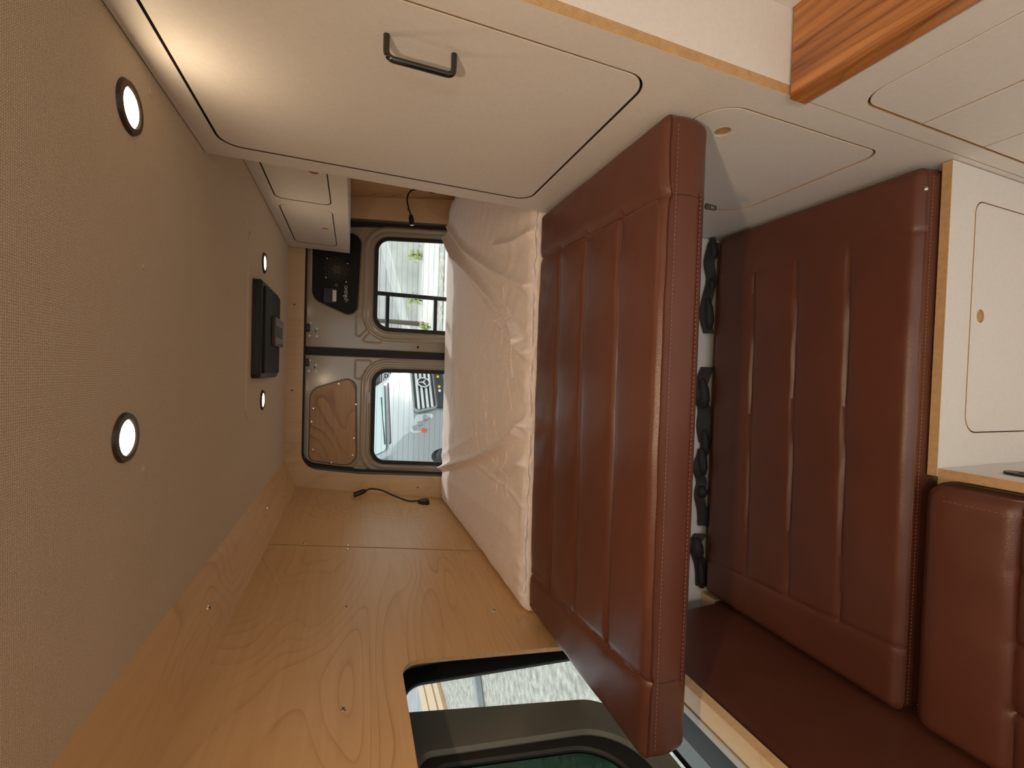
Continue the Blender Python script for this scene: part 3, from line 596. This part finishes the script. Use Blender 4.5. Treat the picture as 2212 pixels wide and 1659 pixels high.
# ------------------------------------------------------------------ bed
bp = empty('bed_platform', (0, 1.9, .98), label='plywood bed platform carrying the mattress and the raised cushion', category='bed frame')
MB().box((-.80, 1.24, .982), (1.05, 2.63, 1.0)).build('rear_board', M['plyv'], bp)
MB().box((-.77, .72, .982), (.508, 1.239, 1.0)).build('front_board', M['plyv'], bp)
mt = empty('mattress', (.1, 1.95, 1.0), label='thick mattress in a pale pink crumpled fitted sheet in front of the rear doors', category='mattress')
x0, y0 = -.774, 1.262; WM, DM = 1.795, 1.362
ridges = [([(.896, 2.60), (.74, 2.35), (.606, 2.113), (.397, 1.614), (.285, 1.294)], .013, .030),
          ([(.845, 2.60), (.57, 2.205), (.331, 1.764), (.15, 1.458), (.06, 1.27)], .020, .026),
          ([(.80, 2.55), (.62, 2.28), (.32, 1.697), (.19, 1.46), (.12, 1.36)], .014, .016),
          ([(.515, 1.66), (.466, 1.438), (.456, 1.27)], .009, .03),
          ([(-.579, 2.60), (-.372, 1.835), (-.252, 1.471), (-.191, 1.336), (-.113, 1.25)], .020, .024),
          ([(-.508, 2.60), (-.271, 1.846)], .006, .02), ([(-.369, 1.541), (-.273, 1.26)], .013, .03),
          ([(-.402, 1.847), (-.404, 1.408), (-.431, 1.27)], .004, .010), ([(-.60, 2.5), (-.55, 1.7), (-.52, 1.4)], .005, .05)]
for k in range(38):                                    # short fine creases
    cx = rng.uniform(-.35, .35); cy = rng.uniform(1.4, 2.35); L0 = rng.uniform(.05, .20); an = rng.normal(.12, .22) + (.0 if k % 5 else .9)
    ridges.append(([(cx-L0*math.cos(an)*1.0, cy-L0*math.sin(an)*1.2), (cx+L0*math.cos(an), cy+L0*math.sin(an)*1.2)], rng.uniform(.0015, .0034), rng.uniform(.0035, .0055)))
def sheet_extra(x, y):
    wx = x + x0; wy = y + y0; h = 0*x + .018*np.clip((wy-1.7)/.9, 0, 1)
    for pts, am, wd_ in ridges:
        dm = np.full(x.shape, 9.); am, wd_ = (am*1.45, wd_*.7) if am > .0065 else (am, wd_)
        for a_, b_ in zip(pts[:-1], pts[1:]): dm = np.minimum(dm, seg_dist(wx, wy, a_, b_))
        s_ = (dm/wd_)**2; h = h + am*1.8*np.exp(-s_**.75) - am*.7*np.exp(-s_/5)
    h = h*np.clip((y0+DM-wy)/.09, .12, 1)
    # hem gathers along the front
    f = np.exp(-((wy-1.262)/.06)**2)
    h = h + f*.0045*np.sin(wx*85+5*np.sin(wx*9)+6*np.sin(wx*2.3))*(.5+.5*np.sin(wx*7+1)) + .0022*np.sin(wx*31+wy*9+2*np.sin(wy*17))*np.sin(wy*27+wx*12+1)
    h = h - .02*np.clip((np.abs(wx-.12)-.80)/.10, 0, 1)**2
    return h
cushion('s', WM, DM, .118, [], tt(x0, y0, 1.119), mt, r=.04, cell=.0042, mats=M['sheet'], crown=0, noise=.0012, sidebulge=.006, extra=sheet_extra, notch=0, mname='fitted_sheet')
hem = [Vector((x, 1.270 - .003*math.sin(x*37+2*math.sin(x*11)), 1.1095 + .003*math.sin(x*43+2*math.sin(x*17)))) for x in np.linspace(-.70, .95, 260)]
MB().tube(hem, [.0045+.0015*math.sin(i*.9) for i in range(260)], 8).build('elastic_hem', M['sheet'], mt)

# ------------------------------------------------------------------ ceiling lights
def puck():
    t = empty('puck_light', (0, 0, 0), category='ceiling light', group='recessed puck lights in the ceiling')
    MB().lathe([(.0275, -.002), (.030, -.0055), (.0385, -.005), (.041, 0.0)], (0, 0, 0), (0, 0, 1), 40).build('trim_ring', M['ring'], t)
    MB().lathe([(0, -.0046), (.020, -.0044), (.0255, -.0038), (.028, -.0025), (.028, -.001)], (0, 0, 0), (0, 0, 1), 40).build('diffuser', M['led'], t)
    ld = bpy.data.lights.new('led', 'AREA'); ld.shape = 'DISK'; ld.size = .055; ld.energy = LAMP_W; ld.color = (1, .75, .50)
    lo = bpy.data.objects.new('led', ld); C.objects.link(lo); lo.parent = t; lo.location = (0, 0, -.009)
    return t
P0 = puck()
for i, (x, y, z, lb) in enumerate(((.407, .867, CZ, 'lit round ceiling light nearest the wardrobe door handle'), (-.12, .867, CZ, 'lit round ceiling light nearest the left wall, above the foreground cushion'),
        (.412, 1.945, CZ-.004, 'small-looking lit ceiling light between the black roof vent and the overhead cabinet'), (-.13, 1.960, CZ-.004, 'small-looking lit ceiling light on the left wall side of the black roof vent'))):
    t = P0 if i == 0 else copy_tree(P0); t.location = (x, y, z); t['label'] = lb
LD_FILL = bpy.data.lights['led'].copy(); LD_FILL.energy = 5.6  # added unseen lamps below fill the cabin; window-side pair gets this stronger light
for x, y, lb in ((.407, -.02, 'added round ceiling light out of view over the worktop, for fill'), (-.12, -.02, 'added round ceiling light out of view over the side seat, for fill'), (.407, -.90, 'added round ceiling light out of view furthest forward on the kitchen side, for fill'), (-.12, -.90, 'added round ceiling light out of view furthest forward on the window side, for fill')):
    t = copy_tree(P0); t.location = (x, y, CZ); t['label'] = lb
    for q in t.children:
        if q.type == 'LIGHT' and x < 0: q.data = LD_FILL
# roof vent
rv = empty('roof_vent', (.138, 1.94, CZ-.004), label='square black roof vent frame hanging from the ceiling with smoked handle', category='roof vent')
zt = CZ-.004
mb = MB(); plate(mb, rect(-.04, 1.748, .316, 2.118, .018), [], .030, (0, 0, zt-.030), (1, 0, 0), (0, 1, 0), 0, 0, .006); mb.build('frame', M['black'], rv)
mb = MB(); plate(mb, rect(-.022, 1.775, .298, 2.10, .014), [], .009, (0, 0, zt-.038), (1, 0, 0), (0, 1, 0), 0, 0, .003); mb.build('screen_frame', M['blackm'], rv)
hb = MB().box((.088, 1.90, zt-.052), (.202, 2.10, zt-.036), c=.004).build('handle', M['smoke'], rv, label='smoked translucent handle')
MB().box((.122, 1.93, zt-.0535), (.168, 2.06, zt-.051), c=.001).build('handle_inlay', M['greyd'], hb)

# ------------------------------------------------------------------ reading lamps
def lamp(base, axis, neck, head, lb, r=.026):
    t = empty('reading_lamp', base, label=lb, category='reading lamp', group='gooseneck reading lamps over the bed')
    a_ = Vector(axis).normalized(); B = Vector(base)
    MB().lathe([(r, 0), (r, .028), (r-.004, .033), (0, .0335)], B, a_, 28).build('base', M['black'], t)
    MB().lathe([(.006, 0), (.006, .003), (0, .0035)], B + a_*.033 + Vector((0, 0, -.008)), a_, 12).build('switch', M['greyd'], t)
    MB().tube(smooth_path(neck, 8), .0044, 10).build('gooseneck', M['rubber'], t)
    h0, h1 = Vector(head[0]), Vector(head[1]); dd = (h1-h0).normalized(); L0 = (h1-h0).length
    hh = MB().lathe([(.004, -.004), (.0115, .010), (.0135, .018), (.0135, L0-.001), (.012, L0)], h0, dd, 20).build('lamp_head', M['black'], t)
    MB().lathe([(.011, -.002), (.009, .001), (.0, .0035)], h1, dd, 16).build('lens', M['chrome'], hh)
lamp((-.765, 2.485, 1.243), (1, 0, .14), [(-.735, 2.485, 1.262), (-.733, 2.485, 1.33), (-.70, 2.490, 1.41), (-.665, 2.495, 1.48), (-.655, 2.50, 1.535), (-.662, 2.50, 1.560)], [(-.662, 2.50, 1.560), (-.684, 2.50, 1.625)], 'black gooseneck reading lamp on the left plywood wall', .033)
lamp((1.042, 2.44, 1.250), (-1, 0, -.14), [(1.010, 2.44, 1.275), (1.012, 2.44, 1.32), (.99, 2.44, 1.370), (.945, 2.44, 1.386), (.90, 2.44, 1.377), (.865, 2.44, 1.365)], [(.865, 2.44, 1.365), (.808, 2.44, 1.356)], 'black gooseneck reading lamp half hidden behind the wardrobe', .03)

# ------------------------------------------------------------------ seat belts tucked behind the bench cushion
def belt(pts, width, lb, bk):
    c_ = Vector(pts[0]); t = empty('seat_belt', c_, label=lb, category='seat belt', group='black seat belts tucked behind the bench cushion')
    P = smooth_path(pts, 8); n = len(P); mb = MB(); vs = []; fs = []
    for i, p in enumerate(P):
        tw = .5*math.sin(i*.35+c_.x*5); wv = Vector((0, math.cos(tw)*.35+.1, math.sin(tw+1.2))).normalized()*width/2; th = Vector((0, -.0018, .0006))
        vs += [p-wv-th, p+wv-th, p+wv+th, p-wv+th]
    for i in range(n-1):
        for k in range(4): fs.append((i*4+k, i*4+(k+1) % 4, (i+1)*4+(k+1) % 4, (i+1)*4+k))
    fs += [(0, 3, 2, 1), tuple((n-1)*4+k for k in range(4))]
    mb.add(vs, fs); mb.build('webbing', M['web'], t, 60)
    for (bx, bz, sx, sz) in bk:
        MB().lathe([(0, -sx), (sz*.6, -sx*.9), (sz, -sx*.4), (sz*.95, sx*.3), (sz*.5, sx*.95), (0, sx)], (bx, 1.204, bz), (1, 0, .12), 14).build('buckle_sleeve', M['web'], t, 60)
belt([(.49, 1.204, .452), (.42, 1.202, .468), (.36, 1.206, .452), (.30, 1.203, .468), (.235, 1.205, .478), (.17, 1.204, .455)], .035, 'black seat belt at the wardrobe end of the bench', [(.47, .452, .04, .016), (.345, .452, .022, .011), (.24, .462, .06, .018)])
belt([(.05, 1.204, .455), (0, 1.204, .478), (-.05, 1.202, .495), (-.10, 1.205, .462), (-.16, 1.204, .465), (-.22, 1.204, .452)], .045, 'black seat belt bulging behind the middle of the bench cushion', [(-.045, .472, .055, .022), (-.22, .455, .05, .015)])
belt([(-.25, 1.204, .458), (-.31, 1.203, .482), (-.36, 1.204, .462), (-.41, 1.205, .468), (-.47, 1.204, .452), (-.52, 1.204, .448)], .035, 'black seat belt with a buckle tab left of the middle of the bench', [(-.29, .465, .05, .019), (-.395, .460, .022, .02)])
belt([(-.55, 1.204, .458), (-.59, 1.203, .490), (-.63, 1.205, .465), (-.68, 1.204, .448), (-.74, 1.204, .442)], .042, 'black seat belt with a rounded end near the left wall', [(-.60, .473, .04, .024), (-.70, .448, .05, .014)])

# ------------------------------------------------------------------ outside
GZ = -.65
MB().box((-60, -40, GZ-.1), (60, 90, GZ)).build('ground', M['gravel'], label='pale gravel yard outside the van', **ST)
MB().box((-3, 10.2, GZ), (40, 60, GZ+.012)).build('trim_8', M['conc'], label='pale concrete apron behind the van', **ST)
MB().box((-60, -40, GZ), (-10.6, 60, GZ+.012)).build('trim_9', M['cement'], label='grey concrete yard beyond the timber', **ST)
ts = empty('timber_stack', (-8.9, 12, GZ), label='low stack of pale timber planks lying along the gravel', category='timber')
for k in range(5):
    x = -10.3 + k*.46; MB().box((x, -6, GZ), (x+.40, 40, GZ+.10+.03*(k % 2)), c=.01).build('plank', M['fence'], ts)
MB().box((-.25, -.09, 0), (.25, .09, .13), c=.02, R=Matrix.Translation((-5.7, 7.3, GZ)) @ Matrix.Rotation(.67, 4, 'Z')).build('kerb_stone', M['cement'], label='short grey kerb stone lying on the gravel beside the van', category='kerb stone')
# far building with horizontal siding
bd = empty('building', (6, 22, GZ), label='pale building with horizontal siding behind the van', category='building')
for k in range(22):
    z = GZ + .001 + k*.30; MB().box((1.7, 22 + .02*(k % 2), z), (16, 22.2, z+.285)).build('siding_board', M['siding'], bd)
MB().box((1.7, 22.2, GZ), (16, 27, 6.2)).build('wall', M['siding'], bd)
mb = MB(); mb.add([(.8, 17, GZ+.01), (7.5, 17, GZ+.01), (7.5, 19.5, GZ+.01), (.8, 19.5, GZ+.01), (7.5, 17, 1.3), (7.5, 19.5, 1.3)], [(0, 1, 2, 3), (0, 4, 1), (3, 2, 5), (0, 3, 5, 4), (1, 4, 5, 2)]); mb.build('ramp', M['conc'], label='pale concrete ramp rising to the right before the building', category='ramp')
def plant(x, y, n, h, lb, g):
    t = empty('shrub', (x, y, GZ), label=lb, category='shrub'); mb = MB()
    for k in range(n):
        p = Vector((x + rng.normal(0, .22*h), y + rng.normal(0, .2*h), GZ + rng.uniform(.1, 1)*h)); q = Vector(rng.normal(0, 1, 3)).normalized(); s_ = q.orthogonal()*.028
        mb.add([p-s_, p+q*.07+s_*.2, p+s_, p-q*.07], [(0, 1, 2, 3)])
    mb.build('foliage', M['leaf'], t, 0, kind='stuff'); MB().tube([(x, y, GZ), (x+.03, y, GZ+h*.5), (x-.02, y, GZ+h*.9)], [.03, .02, .01], 7).build('stem', M['bark'], t)
plant(4.3, 16.2, 90, .5, 'small green shrub by the ramp', 0); plant(2.6, 15.9, 60, .5, 'sparse green shrub left of the ramp', 0); plant(1.45, 13.9, 50, .35, 'low green weed near the gravel edge', 0)
MB().tube([(1.70, 15.4, GZ), (1.72, 15.4, .6), (1.68, 15.4, 1.6), (1.75, 15.4, 3.2)], [.09, .075, .06, .04], 9).build('tree_trunk', M['bark'], label='thin bare tree trunk before the pale building', category='tree')
MB().box((1.0, 15, GZ), (1.35, 15.3, 1.35), c=.02).build('pillar', M['red'], label='small terracotta pillar by the bare trunk', category='pillar')
MB().box((-3, 11.8, GZ), (9, 12.6, GZ+.05), c=.01).build('gravel_strip', M['gravel'], label='grey gravel strip along the concrete', kind='stuff')
# rack behind the right rear door
rk = empty('rear_rack', (.5, 2.80, .6), label='black tubular rack outside the right rear window', category='rack')
MB().box((.476, 2.83, .55), (.500, 2.854, 1.62), c=.003).build('upright', M['rubber'], rk)
MB().box((.18, 2.83, 1.437), (.478, 2.853, 1.459), c=.003).build('rung', M['rubber'], rk)
MB().box((.18, 2.83, 1.135), (.478, 2.853, 1.157), c=.003).build('rung', M['rubber'], rk)
MB().box((.155, 2.83, .55), (.178, 2.854, 1.62), c=.003).build('upright', M['rubber'], rk)
for z in (.60, .90): MB().box((.18, 2.74, z), (.478, 2.853, z+.02)).build('bracket', M['rubber'], rk)

def van(x, y, rz, lb, dark=False):
    t = empty('van', (x, y, GZ), rz, label=lb, category='van', group='vans parked behind the rear doors'); R = wm(t)
    pm = M['vblack'] if dark else M['vpaint']
    def B(mb, name, m_, par=t, sm=35, **k):
        mb.v = [R @ q for q in mb.v]; return mb.build(name, m_, par, sm, **k)
    prof = [(.02, .35), (0, .75), (.06, 1.22), (.30, 1.40), (.95, 1.60), (1.75, 2.35), (2.15, 2.62), (2.6, 2.70), (6.4, 2.70), (6.5, 2.5), (6.5, .35)]
    arch = lambda yc: [(yc+.42*math.cos(a_), .36+.42*math.sin(a_)) for a_ in np.linspace(PI, 0, 13)]
    pl = prof[:]; pl = [(.02, .35)] + prof[1:] + arch(5.4)[::-1] + arch(1.0)[::-1]
    # body extruded in slices so that the nose is rounded in plan
    mb = MB(); secs = [(-1.0, .16), (-.96, .05), (-.80, .0), (.80, .0), (.96, .05), (1.0, .16)]; vs = []; N = len(pl)
    for sx, back in secs:
        for (py_, pz) in pl:
            k = max(0, 1-py_/.9); vs.append((sx*(1-.07*max(0, pz-1.3)/1.3), py_ + back*k*1.8, pz - (.03 if abs(sx) == 1 and pz > 1.2 else 0)))
    fs = [(i*N+j, i*N+(j+1) % N, (i+1)*N+(j+1) % N, (i+1)*N+j) for i in range(len(secs)-1) for j in range(N)]
    tr_ = tessellate_polygon([[Vector((p[0], p[1], 0)) for p in pl]]); fs += [tuple(q) for q in tr_] + [tuple((len(secs)-1)*N+i for i in q)[::-1] for q in tr_]
    mb.add(vs, fs); B(mb, 'body', pm)
    sl = Vector((0, .80, .75)).normalized()
    mb = MB(); plate(mb, rp([(-.86, .06), (.86, .06), (.76, 1.02), (-.76, 1.02)], [.06, .06, .09, .09]), [], .012, (0, .95, 1.60) , (1, 0, 0), sl, 0, 0); 
    for q in mb.v: q += Vector((0, -.008, .008))*1.5
    ws = B(mb, 'windshield', M['vglass'])
    B(MB().tube([(-.72, .98, 1.68), (-.1, 1.02, 1.70), (.5, 1.03, 1.72)], .014, 6), 'wiper', M['vblack'], ws)
    B(MB().box((-.78, .84, 1.55), (.78, .98, 1.60), c=.02), 'cowl', M['vblack'])
    # grille
    mb = MB(); G = rp([(-.56, .80), (.56, .80), (.66, 1.20), (-.66, 1.20)], .07)
    plate(mb, G, [], .03, (0, -.0, 0), (1, 0, 0), (0, 0, 1), 0, 0, .006); g = B(mb, 'grille', M['vblack'])
    mb = MB(); plate(mb, inset(G if area(G) > 0 else G[::-1], -.035), [G], .045, (0, 0, 0), (1, 0, 0), (0, 0, 1), 0, 0, .01); B(mb, 'grille_surround', M['cement'], g)
    for z in (.85, .935, 1.02, 1.105): B(MB().box((-.58-(z-.85)*.2, -.065, z), (.58+(z-.85)*.2, -.02, z+.046), c=.008), 'slat', M['vsilver'], g)
    mb = MB(); N_ = 32
    ring = [Vector((.115*math.cos(2*PI*k/N_), -.085, 1.0+.115*math.sin(2*PI*k/N_))) for k in range(N_+1)]
    mb.tube(ring, .012, 8)
    for a_ in (PI/2, PI/2+2*PI/3, PI/2-2*PI/3): mb.tube([(0, -.085, 1.0), (.11*math.cos(a_), -.085, 1.0+.11*math.sin(a_))], [.018, .006], 6)
    B(mb, 'emblem', M['vsilver'], g, label='round three-pointed star emblem'); B(MB().lathe([(.11, 0), (.11, .02), (0, .02)], (0, -.075, 1.0), (0, 1, 0), 24), 'emblem_disc', M['vblack'], g)
    for s_ in (-1, 1):
        mb = MB(); H_ = rp([(s_*.70, .84), (s_*.97, .98), (s_*.985, 1.30), (s_*.74, 1.18)], .05); plate(mb, H_, [], .04, (0, .02, 0), (1, 0, 0), (0, 0, 1), 0, 0, .01)
        for q in mb.v: q.y += max(0, abs(q.x)-.75)*.9
        hl = B(mb, 'headlamp', M['lamp'])
        for k, (hx, hz, rr) in enumerate(((.79, 1.02, .055), (.87, 1.12, .05), (.93, 1.22, .035))):
            B(MB().lathe([(rr, -.02), (rr*.8, .0), (0, .02)], (s_*hx, .0+(hx-.75)*.9-.03, hz), (0, 1, 0), 16), 'reflector', M['cement'], hl)
        B(MB().box((s_*.90, .12, .99), (s_*1.0, .20, 1.09), c=.01), 'indicator', M['orange'], hl)
        for yw in (1.0, 5.4):
            w_ = B(MB().lathe([(.20, -.11), (.31, -.12), (.345, -.08), (.345, .08), (.31, .11), (.20, .10)], (s_*.90, yw, .345), (1, 0, 0), 32), 'wheel', M['vblack'])
            B(MB().lathe([(0, .0), (.06, .02), (.19, .0), (.20, -.03)], (s_*1.0, yw, .345), (s_, 0, 0), 28), 'hub_cap', M['vsilver'], w_)
        B(MB().box((s_*1.0, 1.35, 1.60), (s_*1.26, 1.52, 1.98), c=.04), 'mirror', M['vblack'])
        mb = MB(); plate(mb, rp([(1.35, 1.55), (2.5, 1.55), (2.5, 2.25), (1.95, 2.25)], .05), [], .01, (s_*.995-.005, 0, 0), (0, 1, 0), (0, 0, 1), 0, 0); B(mb, 'side_window', M['vblack'])
    B(MB().box((-.99, -.06, .34), (.99, .35, .62), c=.06), 'bumper', M['cement'] if not dark else M['vblack'])
    lg = B(MB().box((-.60, -.09, .60), (.60, -.02, .78), c=.02), 'lower_grille', M['vblack'])
    for hx, m_ in ((-.22, 'vsilver'), (-.12, 'amber'), (.14, 'amber'), (.24, 'vsilver')):
        B(MB().box((hx-.03, -.12, .68), (hx+.03, -.085, .73), c=.01), 'marker_light', M[m_], lg)
    return t
van(-.25, 8.6, math.radians(42), 'grey van with silver grille seen through the left rear window')
van(-.2, 19.0, math.radians(6), 'dark van parked far behind the grey van', True)
